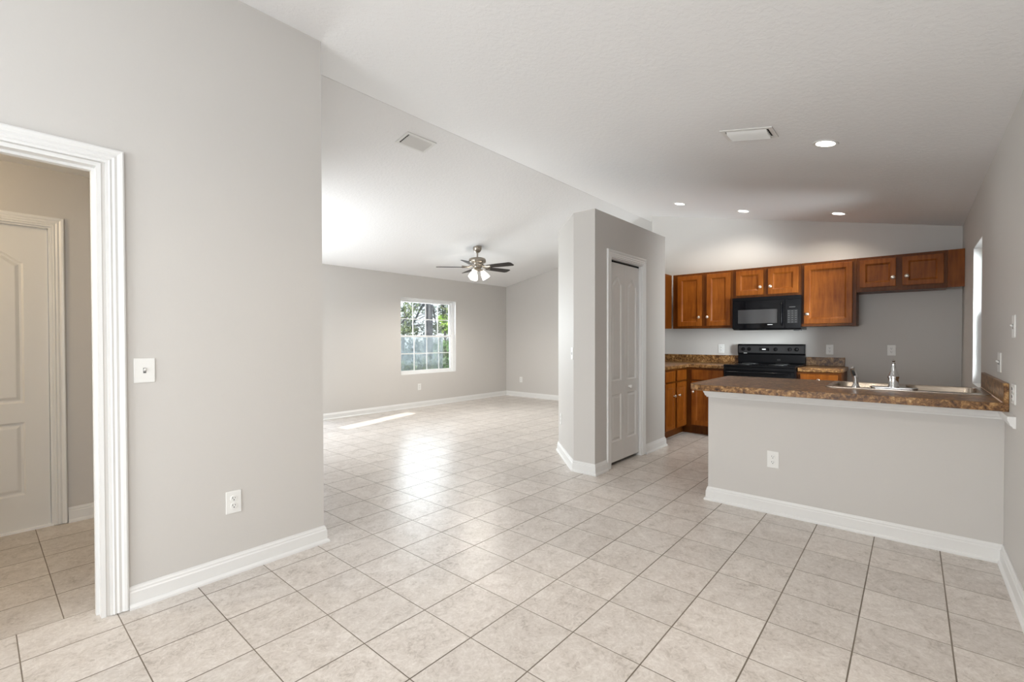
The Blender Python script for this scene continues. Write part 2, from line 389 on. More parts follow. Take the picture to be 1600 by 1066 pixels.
struct(bx('ceiling_hall', 'ceiling', (XREAR - .1, XLE - .1145, YL + .1142, 4.4, 2.37, 2.45)), 'flat low ceiling of the small hall', 'ceiling')

DX0, DX1, DZ = -0.43, 0.371, 2.022       # cased opening in the left wall
bm = BM(); holed(bm, [(XREAR, 0), (DX0, 0), (DX0, DZ), (DX1, DZ), (DX1, 0), (XLE, 0), (XLE, 3.08), (XREAR, 3.08)], [], YL, YL + .114, XZ)
struct(finish('wall_left', bm, 'wall'), 'tall greige wall at the left with a cased opening, switch and outlet', 'wall')
SY0, SY1, SZ0, SZ1 = 5.34, 5.62, 1.08, 1.95    # unseen slit behind the left wall, added to shape the sun strip
bm = BM(); holed(bm, [(YL + .1142, 0), (YW + .1, 0), (YW + .1, zl(YW) + .03), (YM, zl(YM) + .03), (YL + .1142, zr(YL) + .03)], [rect(SY0, SY1, SZ0, SZ1)], XLE - .114, XLE, YZ)
struct(finish('wall_west', bm, 'wall'), 'living room wall running back from the end of the left wall', 'wall')
WX0, WX1, WZ0, WZ1 = 4.924, 6.232, 0.610, 1.993
bm = BM(); holed(bm, [(XLE - .114, 0), (1.7, 0), (1.7, 2.03), (3.4, 2.03), (3.4, 0), (XF + .11, 0), (XF + .11, EAV + .02), (XLE - .114, EAV + .02)], [rect(WX0, WX1, WZ0, WZ1)], YW, YW + .15, XZ)
struct(finish('wall_living', bm, 'wall'), 'greige living room wall with the gridded window', 'wall')
bm = BM(); prism(bm, [(2.9, 0), (YW - .0005, 0), (YW - .0005, zl(YW) + .03), (YM, zl(YM) + .03), (2.9, zr(2.9) + .03)], XF, XF + .11, YZ)
struct(finish('wall_far', bm, 'wall'), 'far greige wall of the living room right of the corner', 'wall')
YK2 = 2.991
bm = BM(); prism(bm, [(YR - .1, 0), (YK2, 0), (YK2, zr(YK2) + .03), (YR - .1, zr(YR - .1) + .03)], XK, XK + .11, YZ)
struct(finish('wall_back', bm, 'wall'), 'grey kitchen back wall rising above the cabinets to the sloped ceiling', 'wall')
bm = BM(); box(bm, XK + .1105, XF - .0005, YK2 - .114, YK2, 0, zr(YK2 - .114) + .03)
struct(finish('wall_side', bm, 'wall'), 'short full height wall between kitchen back and living room far wall', 'wall')
# pantry box with a 45 degree corner, plus the low partition behind the kitchen
XPR = 5.243
bm = BM()
holed(bm, [(XA, 0), (3.961, 0), (3.961, 2.021), (4.640, 2.021), (4.640, 0), (XPR, 0), (XPR, ZP), (XA, ZP)], [], YB, YB + .1, XZ)
prism(bm, [(XA, YB + .1), (XA + .1, YB + .1), (XA + .1, YA - .04), (4.297, YK2 - .114), (XK - .0005, YK2 - .114), (XK - .0005, YK2), (4.256, YK2), (XA, YA)], 0, ZP, XY)
box(bm, XPR - .1, XPR, YB + .1, YK2 - .114, 0, ZP)
prism(bm, [(XA + .1, YB + .1), (XPR - .1, YB + .1), (XPR - .1, YK2 - .114), (4.297, YK2 - .114), (XA + .1, YA - .04)], ZP - .1, ZP, XY)
struct(finish('wall_pantry', bm, 'wall'), 'free standing greige pantry enclosure with an angled corner and flat top below the ceiling', 'wall')
struct(bx('wall_peninsula', 'wall', (XP, XP + .114, YR + .0005, 1.189, 0, 0.853)), 'greige half wall carrying the peninsula counter', 'wall')
KX0, KX1, KZ0, KZ1 = 4.893, 5.547, 0.86, 2.004
bm = BM(); holed(bm, rect(XREAR, XK + .1, 0, EAV + .005), [rect(-2.3, -.4, .45, 2.05), rect(KX0, KX1, KZ0, KZ1)], YR - .16, YR, XZ)  # first hole is added out of view for the front fill
struct(finish('wall_right', bm, 'wall'), 'greige wall at the right edge with switch plates and a narrow window', 'wall')
bm = BM(); holed(bm, [(YR - .1, 0), (YL + .1, 0), (YL + .1, zr(YL) + .02), (YR - .1, EAV)], [rect(.1, 2.3, .5, 2.2)], XREAR - .1, XREAR, YZ)  # hole added out of view for the rear fill
struct(finish('wall_rear', bm, 'wall'), 'greige wall behind the viewer with a wide opening added for fill light', 'wall')
YH = 4.338
bm = BM(); holed(bm, [(XREAR, 0), (-.45, 0), (-.45, 1.99), (.334, 1.99), (.334, 0), (XLE - .1145, 0), (XLE - .1145, 2.37), (XREAR, 2.37)], [], YH, YH + .11, XZ)
struct(finish('wall_hall', bm, 'wall'), 'shaded hall wall around the white panelled door', 'wall')
struct(bx('wall_hall_end', 'wall', (-1.6, -1.5, YL + .1145, YH - .0005, 0, 2.369)), 'end wall of the small hall', 'wall')

# baseboards
BP = [(0, 0), (.026, 0), (.026, .010), (.021, .018), (.015, .022), (.014, .074), (.010, .080), (.010, .088), (.006, .094), (.004, .102), (0, .102)]
def base(name, path, label, prof=BP):
    bm = BM(); sweep(bm, path, prof, XY); struct(finish(name, bm, 'trim'), label, 'baseboard')
base('baseboard_left', [(XLE, 4.0), (XLE, YL), (.4505, YL)], 'white baseboard along the foot of the left wall, wrapping its end')
base('baseboard_living', [(XF, 3.0), (XF, YW), (3.4, YW)], 'white baseboard around the living room far corner below the window')
base('baseboard_pantry', [(3.8865, YB), (XA, YB), (XA, YA), (4.256, YK2), (4.9, YK2)], 'white baseboard around the angled pantry corner')
base('baseboard_pantry_right', [(XPR, YB + .08), (XPR, YB), (4.7135, YB)], 'short white baseboard right of the pantry door')
base('baseboard_peninsula', [(0.5, YR), (XP, YR), (XP, 1.189), (XP + .114, 1.189)], 'white baseboard along the peninsula half wall and right wall')
base('baseboard_hall', [(XLE - .115, YH), (.4025, YH)], 'scuffed white baseboard in the hall beside the door')

# casings
CAS = [(0, 0), (0, .012), (.010, .012), (.014, .016), (.022, .013), (.030, .017), (.040, .014), (.048, .019), (.058, .021), (.064, .018), (.066, 0)]
def casing(name, x0, x1, z0, z1, y, label, prof=CAS, side=-1):
    bm = BM()
    # path runs so that its left side points away from the opening
    sweep(bm, [(x1, z0), (x1, z1), (x0, z1), (x0, z0)][::-1], prof, lambda p, q, v: (p, y + side * v, q))
    return struct(finish(name, bm, 'trim'), label, 'trim')
casing('trim_1', DX0 + .004, .385, 0.004, DZ + .004, YL, 'white fluted casing around the opening in the left wall')
bm = BM(); sweep(bm, [(DX0, 0.0), (DX0, DZ), (DX1, DZ), (DX1, 0.0)][::-1], [(0, 0), (.016, 0), (.016, .118), (0, .118)], lambda p, q, v: (p, YL - .002 + v, q))
o = finish('trim_2', bm, 'trim'); struct(o, 'white jamb lining the opening in the left wall', 'trim')
bm = BM(); sweep(bm, [(DX0 + .016, 0.0), (DX0 + .016, DZ - .016), (DX1 - .016, DZ - .016), (DX1 - .016, 0.0)][::-1], [(0.0, 0), (.011, 0), (.011, .03), (0.0, .03)], lambda p, q, v: (p, YL + .045 + v, q))
struct(finish('trim_3', bm, 'trim'), 'narrow white door stop inside the opening jamb', 'trim')
casing('trim_4', -.45, .334, 0.004, 1.99, YH, 'white casing around the hall door', [(u, v) for u, v in CAS])
casing('trim_5', 3.961, 4.640, 0.004, 2.021, YB, 'white casing around the pantry door', [(u * 1.1, v * .8) for u, v in CAS])
bm = BM(); sweep(bm, [(3.961, 0), (3.961, 2.021), (4.640, 2.021), (4.640, 0)][::-1], [(0, 0), (.012, 0), (.012, .098), (0, .098)], lambda p, q, v: (p, YB + v, q))
struct(finish('trim_6', bm, 'trim'), 'white jamb lining the pantry doorway', 'trim')
bm = BM(); sweep(bm, [(3.335, YR), (XP, YR), (XP, 1.189), (XP + .114, 1.189)], [(0, 0), (.010, 0), (.012, .008), (.020, .014), (.024, .028), (.030, .040), (.030, .058), (0, .058)], lambda p, q, v: (p, q, .795 + v))
struct(finish('trim_7', bm, 'trim'), 'white moulding under the peninsula counter, turning onto the right wall', 'trim')

# ------------------------------------------------------------------ interior doors
def arch(x0, x1, z0, z1, rise, n=10):
    pts = [(x0, z0), (x1, z0), (x1, z1 - rise)]
    for i in range(1, n):
        t = i / n; x = x1 + (x0 - x1) * t; pts.append((x, z1 - rise + rise * (0.5 - 0.5 * math.cos(2 * PI * t)) ** 0.8))
    pts.append((x0, z1 - rise)); return pts
MOULD = [(.005, .005), (.010, .011), (.020, .011), (.036, .003), (.040, .002)]
bm = BM(); sweep(bm, [(-.45, 0.012), (-.45, 1.99), (.334, 1.99), (.334, 0.012)][::-1], [(0, 0), (.011, 0), (.011, .108), (0, .108)], lambda p, q, v: (p, YH + .001 + v, q))
struct(finish('trim_11', bm, 'trim'), 'white jamb lining the hall doorway', 'trim')
t = thing('door_1', (-.4365, YH + .03, .012), 0); struct(t, 'white moulded panel door closed at the back of the hall', 'door')
bm = BM(); w = .757
panelled(bm, w, 1.972, .035, [arch(.11, .36, .82, 1.80, .07), arch(.40, .645, .82, 1.80, .07), rect(.11, .36, .22, .695), rect(.40, .645, .22, .695)], MOULD)
finish('slab', bm, 'door', t)
bm = BM(); lathe(bm, [(.0, 0), (.03, 0), (.03, .006), (.012, .012), (.012, .035), (.026, .045), (.028, .06), (.018, .072), (0, .075)], 20, (0.06, 0, .92), Matrix.Rotation(PI / 2, 3, 'X'))
finish('door_knob', bm, 'nickel', t, smooth=True)
struct(bx('trim_8', 'vinyl', (-.449, .333, YH + .0, YH + .1, 0, .012)), 'pale threshold under the hall door', 'threshold')

t = thing('door_2', (3.974, YB + .03, .034), 0); struct(t, 'white bifold pantry door with arched panels', 'door')
lw = .3245
def leaf(x):
    bm = BM(); panelled(bm, lw - .003, 1.956, .03, [arch(.068, .262, .796, 1.826, .075), rect(.068, .262, .199, .666)], MOULD)
    return finish('door_leaf', bm, 'door', t, loc=(x, 0, 0))
leaf(0); lf = leaf(lw)
bm = BM(); lathe(bm, [(0, 0), (.012, 0), (.010, .012), (.017, .022), (.017, .03), (.010, .036), (0, .037)], 18, (.105, 0, .722), Matrix.Rotation(PI / 2, 3, 'X'))
finish('door_knob', bm, 'plate', lf, smooth=True)
bx('track', 'dark', (0, .65, .002, .03, 1.958, 1.974), t)

# ------------------------------------------------------------------ windows
def window(name, loc, rz, w, h, label, cols=4, rows=2, screen=None, depth=.05):
    """double hung window; local x right, y outward, z up"""
    t = thing(name, loc, rz); struct(t, label, 'window')
    bm = BM(); holed(bm, rect(0, w, 0, h), [rect(.035, w - .035, .035, h - .035)], 0, depth + .02, XZ); finish('window_frame', bm, 'vinyl', t)
    hh = h / 2
    for k, (nm, z0, z1, y0) in enumerate((('lower_sash', .036, hh + .018, .004), ('upper_sash', hh - .018, h - .036, .034))):
        bm = BM(); s = .03
        holed(bm, rect(.036, w - .036, z0, z1), [rect(.036 + s, w - .036 - s, z0 + s, z1 - s)], y0, y0 + .026, XZ)
        so = finish(nm, bm, 'vinyl', t)
        iw, ih = w - .072 - 2 * s, z1 - z0 - 2 * s
        bm = BM()
        for c in range(1, cols): x = .036 + s + iw * c / cols; box(bm, x - .008, x + .008, y0 + .003, y0 + .011, z0 + s, z1 - s)
        for r in range(1, rows): z = z0 + s + ih * r / rows; box(bm, .036 + s, w - .036 - s, y0 + .0035, y0 + .0105, z - .008, z + .008)
        finish('muntin_grid', bm, 'vinyl', so)
        bx('pane', 'glass', (.036 + s - .004, w - .036 - s + .004, y0 + .0135, y0 + .0145, z0 + s - .004, z1 - s + .004), so)
    if screen:
        bx('insect_screen', 'screen', (.04, screen, depth + .014, depth + .0155, .04, hh + .02), t)
    return t
window('window_1', (WX0 + .001, YW + .085, WZ0 + .001), FACE_NEG_Y, WX1 - WX0 - .002, WZ1 - WZ0 - .002, 'white gridded double hung window in the living room wall', screen=1.10)
bm = BM(); sweep(bm, rect(WX0, WX1, WZ0, WZ1), [(0, 0), (.0025, 0), (.0025, .083), (0, .083)], lambda p, q, v: (p, YW + .0015 + v, q), closed=True)
struct(finish('trim_9', bm, 'trim'), 'white painted reveal around the living room window', 'trim')
window('window_2', (KX1 - .001, YR - .10, KZ0 + .001), FACE_POS_Y, KX1 - KX0 - .002, KZ1 - KZ0 - .002, 'bright narrow window in the right wall above the sink end', cols=2, rows=2, depth=.03)
bm = BM(); sweep(bm, rect(KX0, KX1, KZ0, KZ1), [(0, 0), (.0025, 0), (.0025, .097), (0, .097)], lambda p, q, v: (p, YR - .0015 - v, q), closed=True)
struct(finish('trim_10', bm, 'trim'), 'white painted reveal around the window in the right wall', 'trim')

# ------------------------------------------------------------------ electrical plates
def plate_mesh(w, h, t=.006):
    bm = BM(); box(bm, -w / 2, w / 2, -t, 0, -h / 2, h / 2); return bm
def make_outlet(w=.074, h=.118, bold=1.0):
    t = thing('outlet', (0, 0, 0))
    finish('cover_plate', plate_mesh(w, h), 'plate', t, bevel=.0025)
    for s in (1, -1):
        bm = BM(); lathe(bm, [(0, 0), (.0165, 0), (.0165, .0025), (.0155, .003), (0, .003)], 20, (0, -.006, s * .0195), Matrix.Rotation(PI / 2, 3, 'X'))
        f = finish('receptacle', bm, 'plate', t)
        bm = BM(); zc = s * .0195
        box(bm, -.0075 * bold, -.0050, -.0096, -.0088, zc + .000, zc + .0085 * bold); box(bm, .0050, .0072 * bold, -.0096, -.0088, zc + .000, zc + .007 * bold)
        box(bm, -.0026 * bold, .0026 * bold, -.0096, -.0088, zc - .0095 * bold, zc - .0048)
        finish('socket_slots', bm, 'slot', f)
    return t
def make_switch(w=.074, h=.118, gang=1):
    t = thing('light_switch', (0, 0, 0))
    finish('cover_plate', plate_mesh(w, h), 'plate', t, bevel=.0025)
    for g in range(gang):
        x = (g - (gang - 1) / 2) * .046
        bm = BM(); box(bm, x - .0055, x + .0055, -.0075, -.006, -.0125, .0125); fr = finish('toggle_frame', bm, 'keys', t)
        bm = BM(); prism(bm, [(-.0075, -.004), (-.017, .004), (-.0155, .011), (-.0075, .006)], x - .004, x + .004, YZ); finish('toggle', bm, 'plate', t, bevel=.001)
    return t
def put(o, loc, rz, label, cat, group):
    o.location = loc; o.rotation_euler = (0, 0, rz); tag(o, label, cat, group)
og = 'white wall outlets'
src = make_outlet()
spots = [((.888, YL, .380), FACE_NEG_Y, 'white duplex outlet low on the large left wall'),
         ((XP, .744, .384), FACE_NEG_X, 'white duplex outlet on the peninsula half wall under the counter'),
         ((5.325, YW, .374), FACE_NEG_Y, 'small white outlet on the living room wall below the gridded window'),
         ((XF, 6.424, .371), FACE_NEG_X, 'small white outlet on the far wall right of the living room corner'),
         ((4.143 - .0, 2.878, .379), FACE_45, 'white outlet low on the angled pantry face'),
         ((XK, 1.989, 1.109), FACE_NEG_X, 'white outlet on the kitchen back wall left of the range'),
         ((XK, .751, 1.111), FACE_NEG_X, 'white outlet above the short counter right of the range'),
         ((XK, .178, 1.111), FACE_NEG_X, 'white outlet on the bare back wall of the refrigerator space')]
for i, (loc, rz, lab) in enumerate(spots):
    o = src if i == 0 else copy_tree(src)
    put(o, loc, rz, lab, 'outlet', og)
o = make_outlet(.105, .100, 1.8); put(o, (3.385, YR, .962), FACE_POS_Y, 'white outlet with dark slots at the near end of the peninsula backsplash', 'outlet', og)
sg = 'white light switches'
o = make_switch(.080, .114); put(o, (.517, YL, 1.097), FACE_NEG_Y, 'white toggle light switch beside the cased opening', 'light switch', sg)
o = copy_tree(o); put(o, (3.712, 2.447, 1.105), FACE_45, 'white light switch on the angled pantry face near its edge', 'light switch', sg)
o = copy_tree(o); put(o, (3.405, YR, 1.30), FACE_POS_Y, 'upper white switch plate on the right wall', 'light switch', sg)
o = make_switch(.118, .114, 2); put(o, (3.90, YR, 1.101), FACE_POS_Y, 'lower white switch plate on the right wall above the backsplash', 'light switch', sg)

# ------------------------------------------------------------------ kitchen cabinets
SHAKER = [(.004, .003), (.009, .003), (.013, .010), (.016, .010)]
def knob(parent, x, z, front):
    bm = BM(); lathe(bm, [(0, 0), (.009, 0), (.007, .010), (.015, .016), (.0190, .021), (.0178, .027), (.010, .032), (0, .033)], 20, (x, front, z), Matrix.Rotation(PI / 2, 3, 'X'))
    return finish('knob', bm, 'nickel', parent, smooth=True)
def cab_door(parent, x0, x1, z0, z1, kx=None, kz=None, name='door', fr=.055):
    bm = BM(); panelled(bm, x1 - x0, z1 - z0, .019, [rect(fr, x1 - x0 - fr, fr, z1 - z0 - fr)], SHAKER)
    d = finish(name, bm, 'wood', parent, loc=(x0, -.0195, z0), bevel=.003)
    if kx is not None: knob(d, kx - x0, kz - z0, 0)
    return d
def drawer(parent, x0, x1, z0, z1, kn=False):
    bm = BM(); box(bm, 0, x1 - x0, 0, .019, 0, z1 - z0); d = finish('drawer_front', bm, 'wood', parent, loc=(x0, -.0195, z0), bevel=.005)
    if kn: knob(d, (x1 - x0) / 2, (z1 - z0) / 2, 0)
    return d
UF = XK - .345 + .0195      # face frame plane of the wall cabinets
ug = 'stained wood wall cabinets'
def wall_cab(ytop, ybot, z0, z1, label, depth=None):
    w = ytop - ybot; t = thing('wall_cabinet', (UF, ytop, z0), FACE_NEG_X, label, 'cabinet', ug)
    bx('carcass', 'wood_shaded', (.0004, w - .0004, .0015, (depth or (XK - UF)) - .001, 0, z1 - z0), t, bevel=.0015)
    return t
def on(t, y): return t.location.y - y
ZT = 2.130
t = wall_cab(2.535, 1.7535, 1.386, ZT, 'wall cabinet with two doors left of the microwave')
z0 = t.location.z
cab_door(t, on(t, 2.466), on(t, 2.142), 1.416 - z0, 2.100 - z0, on(t, 2.171), 1.533 - z0)
cab_door(t, on(t, 2.075), on(t, 1.780), 1.416 - z0, 2.100 - z0, on(t, 2.062), 1.533 - z0)
t = wall_cab(1.7525, 1.003, 1.760, ZT, 'short two door wall cabinet above the microwave'); z0 = t.location.z
cab_door(t, on(t, 1.712), on(t, 1.400), 1.79 - z0, 2.100 - z0, on(t, 1.429), 1.882 - z0)
cab_door(t, on(t, 1.346), on(t, 1.025), 1.79 - z0, 2.100 - z0, on(t, 1.318), 1.882 - z0)
t = wall_cab(1.002, .4745, 1.387, ZT, 'tall single door wall cabinet right of the microwave'); z0 = t.location.z
cab_door(t, on(t, .967), on(t, .508), 1.418 - z0, 2.100 - z0, on(t, .935), 1.530 - z0)
t = wall_cab(.4735, -.262, 1.753, ZT, 'short two door wall cabinet over the empty refrigerator space'); z0 = t.location.z
cab_door(t, on(t, .443), on(t, .137), 1.80 - z0, 2.100 - z0, on(t, .161), 1.890 - z0, fr=.047)
cab_door(t, on(t, .085), on(t, -.234), 1.80 - z0, 2.100 - z0, on(t, .049), 1.896 - z0, fr=.047)
t = thing('filler_panel', (UF, -.263, 1.757), FACE_NEG_X, 'plain wood filler panel between the last wall cabinet and the right wall', 'panel')
bx('board', 'wood', (0, .1225, .004, .022, 0, ZT - 1.757), t)
# wall cabinet on the partition, mostly hidden by the pantry
YPK = YK2 - .114
t = thing('wall_cabinet', (XPR + .002, 2.553, 1.386), 0, 'wall cabinet on the left partition, mostly hidden behind the pantry corner', 'cabinet', ug)
bx('carcass', 'wood_shaded', (0, UF - XPR - .0035, .0015, YPK - 2.553 - .001, 0, ZT - 1.386), t)
cab_door(t, .42, .80, .03, .714, .45, .145); cab_door(t, .04, .39, .03, .714)

BF = XK - .59; BFY = 2.252
bgp = 'stained wood base cabinets'
def kick(t, x0, x1, d): bx('toe_kick', 'wood_shaded', (x0, x1, .075, d, 0, .105), t)
# left run along the partition
t = thing('base_cabinet', (XPR + .002, BFY, 0), 0, 'base cabinet run along the left partition with drawers over doors', 'cabinet', bgp)
bx('carcass', 'wood_shaded', (0, BF - XPR - .002, .0015, YPK - BFY - .001, .106, .868), t); kick(t, 0, BF - XPR + .0725, YPK - BFY - .002)
xx = lambda X: X - XPR - .002
cab_door(t, xx(5.40), xx(5.700), .125, .695, xx(5.655), .535); cab_door(t, xx(5.765), xx(6.075), .125, .695, xx(5.805), .535)
drawer(t, xx(5.40), xx(5.700), .715, .845); drawer(t, xx(5.765), xx(6.075), .715, .845)
# back run left of the range
t = thing('base_cabinet', (BF, BFY - .001, 0), FACE_NEG_X, 'corner base cabinet left of the range with one drawer over a door', 'cabinet', bgp)
w = BFY - .001 - 1.762
bx('carcass', 'wood_shaded', (0, w, .0015, XK - BF - .001, .106, .868), t); kick(t, -.0755, w, XK - BF - .002)
cab_door(t, .075, w - .02, .125, .695, .10, .56); drawer(t, .075, w - .02, .715, .845)
t = thing('base_cabinet', (BF, .990, 0), FACE_NEG_X, 'narrow base cabinet right of the range with its side panel showing', 'cabinet', bgp)
w = .990 - .580
bx('carcass', 'wood_shaded', (0, w, .0015, XK - BF - .001, .106, .868), t); kick(t, 0, w, XK - BF - .002)
cab_door(t, .03, w - .03, .125, .695, .06, .56); drawer(t, .03, w - .03, .715, .845, True)
# sink base behind the peninsula half wall
t = thing('base_cabinet', (4.42, YR + .012, 0), PI / 2, 'sink base cabinets on the kitchen side of the peninsula', 'cabinet', bgp)
w = 1.189 - YR - .014
bm = BM(); box(bm, 0, w, .0015, 4.42 - XP - .116, .106, .60)
finish('carcass', bm, 'wood_shaded', t); kick(t, 0, w, 4.42 - XP - .117)
for i in range(4):
    a = .02 + i * (w - .04) / 4; cab_door(t, a + .005, a + (w - .04) / 4 - .005, .125, .695, a + (.04 if i % 2 else (w - .04) / 4 - .04), .62)

# counters
def counter(name, poly, z0, z1, label, holes=[], bev=.012):
    t = thing(name, (0, 0, 0), 0, label, 'countertop')
    bm = BM(); holed(bm, poly, holes, z0, z1, XY)
    finish('slab', bm, 'laminate', t, bevel=bev, segs=3)
    return t
CZ0, CZ1 = .8685, .915
cfx, cfy = BF - .026, BFY - .026
t = counter('countertop', [(XPR + .003, YPK - .001), (XPR + .003, cfy), (cfx, cfy), (cfx, 1.7615), (XK - .001, 1.7615), (XK - .001, YPK - .001)], CZ0, CZ1, 'brown granite look corner countertop left of the range')
bm = BM(); box(bm, XK - .021, XK - .001, 1.7615, YPK - .001, CZ1 - .001, 1.022); box(bm, XPR + .003, XK - .0215, YPK - .021, YPK - .001, CZ1 - .001, 1.022)
finish('backsplash', bm, 'laminate', t, bevel=.003)
t = counter('countertop', [(cfx, .9895), (cfx, .567), (XK - .001, .567), (XK - .001, .9895)], CZ0, CZ1, 'short brown granite look countertop right of the range')
bx('backsplash', 'laminate', (XK - .021, XK - .001, .600, .9885, CZ1 - .001, 1.018), t, bevel=.003)
PZ0, PZ1 = .8535, .898
def corner(cx, cy, r, a0, a1, n=6): return [(cx + r * math.cos(a0 + (a1 - a0) * i / n), cy + r * math.sin(a0 + (a1 - a0) * i / n)) for i in range(n + 1)]
PFX, PBX, PLY = 3.545, 4.585, 1.300
SX0, SX1, SY0_, SY1_ = 3.945, 4.485, -.345, .455
poly = [(PFX, YR + .001), (PBX, YR + .001)] + corner(PBX - .03, PLY - .03, .03, 0, PI / 2, 4) + corner(PFX + .10, PLY - .10, .10, PI / 2, PI, 6)
t = counter('countertop', poly, PZ0, PZ1, 'long brown granite look peninsula countertop holding the sink', [rect(SX0, SX1, SY0_, SY1_)])
bx('backsplash', 'laminate', (PFX + .002, 4.62, YR + .001, YR + .021, PZ1 - .0008, 1.003), t, bevel=.003)
bm = BM(); tube(bm, [(PFX + .05, YR + .0235, PZ1 + .001), (4.60, YR + .0235, PZ1 + .001)], .0035, 8); finish('caulk_bead', bm, 'caulk', t)

# sink
t = thing('sink', ((SX0 + SX1) / 2, (SY0_ + SY1_) / 2, PZ1), 0, 'stainless steel double bowl sink set in the peninsula counter', 'sink')
def rrect(x0, x1, y0, y1, r, n=5):
    return corner(x1 - r, y0 + r, r, -PI / 2, 0, n) + corner(x1 - r, y1 - r, r, 0, PI / 2, n) + corner(x0 + r, y1 - r, r, PI / 2, PI, n) + corner(x0 + r, y0 + r, r, PI, 1.5 * PI, n)
hx, hy = .28, .415
bowls = [rrect(-.19, .245, .02, .385, .06), rrect(-.19, .245, -.385, -.02, .06)]
bm = BM(); holed(bm, rrect(-hx, hx, -hy, hy, .03), bowls, .0004, .006, XY); finish('rim', bm, 'steel', t, bevel=.002)
for B in bowls:
    bm = BM(); prev = None
    for d, z in ((0, .005), (.004, -.004), (.012, -.15), (.03, -.172), (.06, -.178)):
        cur = [bm.verts.new((p, q, z)) for p, q in inset(B, d)]
        if prev:
            for i in range(len(cur)): bm.faces.new((prev[i], prev[(i + 1) % len(cur)], cur[(i + 1) % len(cur)], cur[i]))
        prev = cur
    bm.faces.new(prev)
    f = finish('bowl', bm, 'steel', t, smooth=True)
    cxm = sum(p for p, q in B) / len(B); cym = sum(q for p, q in B) / len(B)
    bm = BM(); lathe(bm, [(0, 0), (.042, 0), (.040, .003), (.02, .001), (0, .001)], 20, (cxm, cym, -.1785)); finish('drain', bm, 'chrome', f, smooth=True)

# faucet and sprayer
FX, FY, FZ = 4.035, .095, PZ1 + .0065
t = thing('faucet', (FX, FY, FZ), 0, 'chrome single lever faucet on its deck plate at the sink', 'faucet')
bm = BM(); prism(bm, rrect(-.032, .032, -.125, .125, .03), 0, .010, XY); finish('deck_plate', bm, 'chrome', t, bevel=.003)
bm = BM(); lathe(bm, [(.031, .010), (.031, .016), (.028, .020), (.0275, .068), (.031, .070), (.031, .082), (.027, .086), (.024, .100), (.0165, .120), (0, .122)], 28); finish('body', bm, 'chrome', t, smooth=True)
bm = BM(); lathe(bm, [(0, .120), (.0165, .120), (.012, .150), (.008, .165), (.010, .172), (.0065, .178), (.0095, .186), (.005, .194), (0, .196)], 20); finish('lever', bm, 'chrome', t, smooth=True)
bm = BM(); tube(bm, [(.02, 0, .05), (.06, 0, .075), (.12, 0, .085), (.18, 0, .078), (.205, 0, .062)], [.014, .0135, .0125, .012, .012], 14); finish('spout', bm, 'chrome', t, smooth=True)
t = thing('side_sprayer', (4.02, .298, FZ), 0, 'chrome pull out side sprayer with black trigger left of the faucet', 'sprayer')
bm = BM(); lathe(bm, [(.024, 0), (.024, .006), (.018, .012), (.016, .022), (0, .022)], 22); finish('holder', bm, 'chrome', t, smooth=True)
bm = BM(); tube(bm, [(0, 0, .02), (.0, .003, .06), (.0, .008, .085), (-.004, .014, .112), (-.012, .018, .134), (-.014, .02, .138)], [.0155, .0165, .0175, .0165, .0135, .008], 16); sp_ = finish('wand', bm, 'chrome', t, smooth=True)
bm = BM(); tube(bm, [(-.013, .006, .078), (-.017, .013, .100), (-.02, .017, .118)], [.008, .009, .006], 10); finish('trigger', bm, 'blackmatte', sp_, smooth=True)

# ------------------------------------------------------------------ range
RY1, RY0, RF = 1.7595, .9925, XK - .685
t = thing('range', (RF, RY1, 0), FACE_NEG_X, 'black freestanding electric range between the base cabinets', 'range')
w = RY1 - RY0; dp = XK - RF - .012
bx('body', 'black', (.0005, w - .0005, .03, dp, .02, .905), t, bevel=.004)
bm = BM(); box(bm, 0, w, -.008, dp - .06, .905, .930); finish('cooktop', bm, 'black', t, bevel=.006)
for bxx, byy, r in ((.2, .17, .075), (.56, .17, .095), (.2, .42, .095), (.56, .42, .075)):
    bm = BM()
    for rr in (r, r * .74, r * .5, r * .28):
        sweep(bm, [(bxx + rr * math.cos(2 * PI * i / 32), byy + rr * math.sin(2 * PI * i / 32)) for i in range(32)], [(0, 0), (.009, 0), (.009, .004), (0, .004)], lambda p, q, v: (p, q, .9305 + v), closed=True)
    finish('burner', bm, 'blackmatte', t)
bm = BM(); prism(bm, [(dp - .065, .905), (dp - .004, .905), (dp - .004, 1.174), (dp - .045, 1.174), (dp - .062, 1.160), (dp - .062, 1.052), (dp - .045, 1.040), (dp - .045, .935), (dp - .065, .930)], .0, w, lambda p, q, a: (a, p, q))
bgd = finish('backguard', bm, 'black', t, bevel=.003)
bm = BM(); box(bm, .012, w - .012, dp - .0635, dp - .060, 1.062, 1.152); finish('control_panel', bm, 'blackmatte', bgd)
kf = dp - .0635
for ky in (1.691, 1.621, 1.313, 1.157, 1.082):
    bm = BM(); lathe(bm, [(0, 0), (.024, 0), (.023, .006), (.018, .008), (.016, .020), (0, .021)], 24, (RY1 - ky, kf, 1.109), Matrix.Rotation(PI / 2, 3, 'X'))
    box(bm, RY1 - ky - .003, RY1 - ky + .003, kf - .026, kf - .019, 1.095, 1.123)
    finish('control_knob', bm, 'black', t, smooth=True)
bx('clock_bezel', 'blackglass', (RY1 - 1.50, RY1 - 1.385, kf - .004, kf, 1.088, 1.128), t, bevel=.003)
bx('clock_display', 'clock', (RY1 - 1.466, RY1 - 1.424, kf - .005, kf - .0038, 1.102, 1.114), t)
bx('badge', 'badge', (RY1 - 1.685, RY1 - 1.645, kf - .0015, kf + .0005, 1.0535, 1.0605), t)
bx('vent_slot', 'dark', (RY1 - 1.30, RY1 - 1.26, dp - .0462, dp - .0440, .965, .985), t)
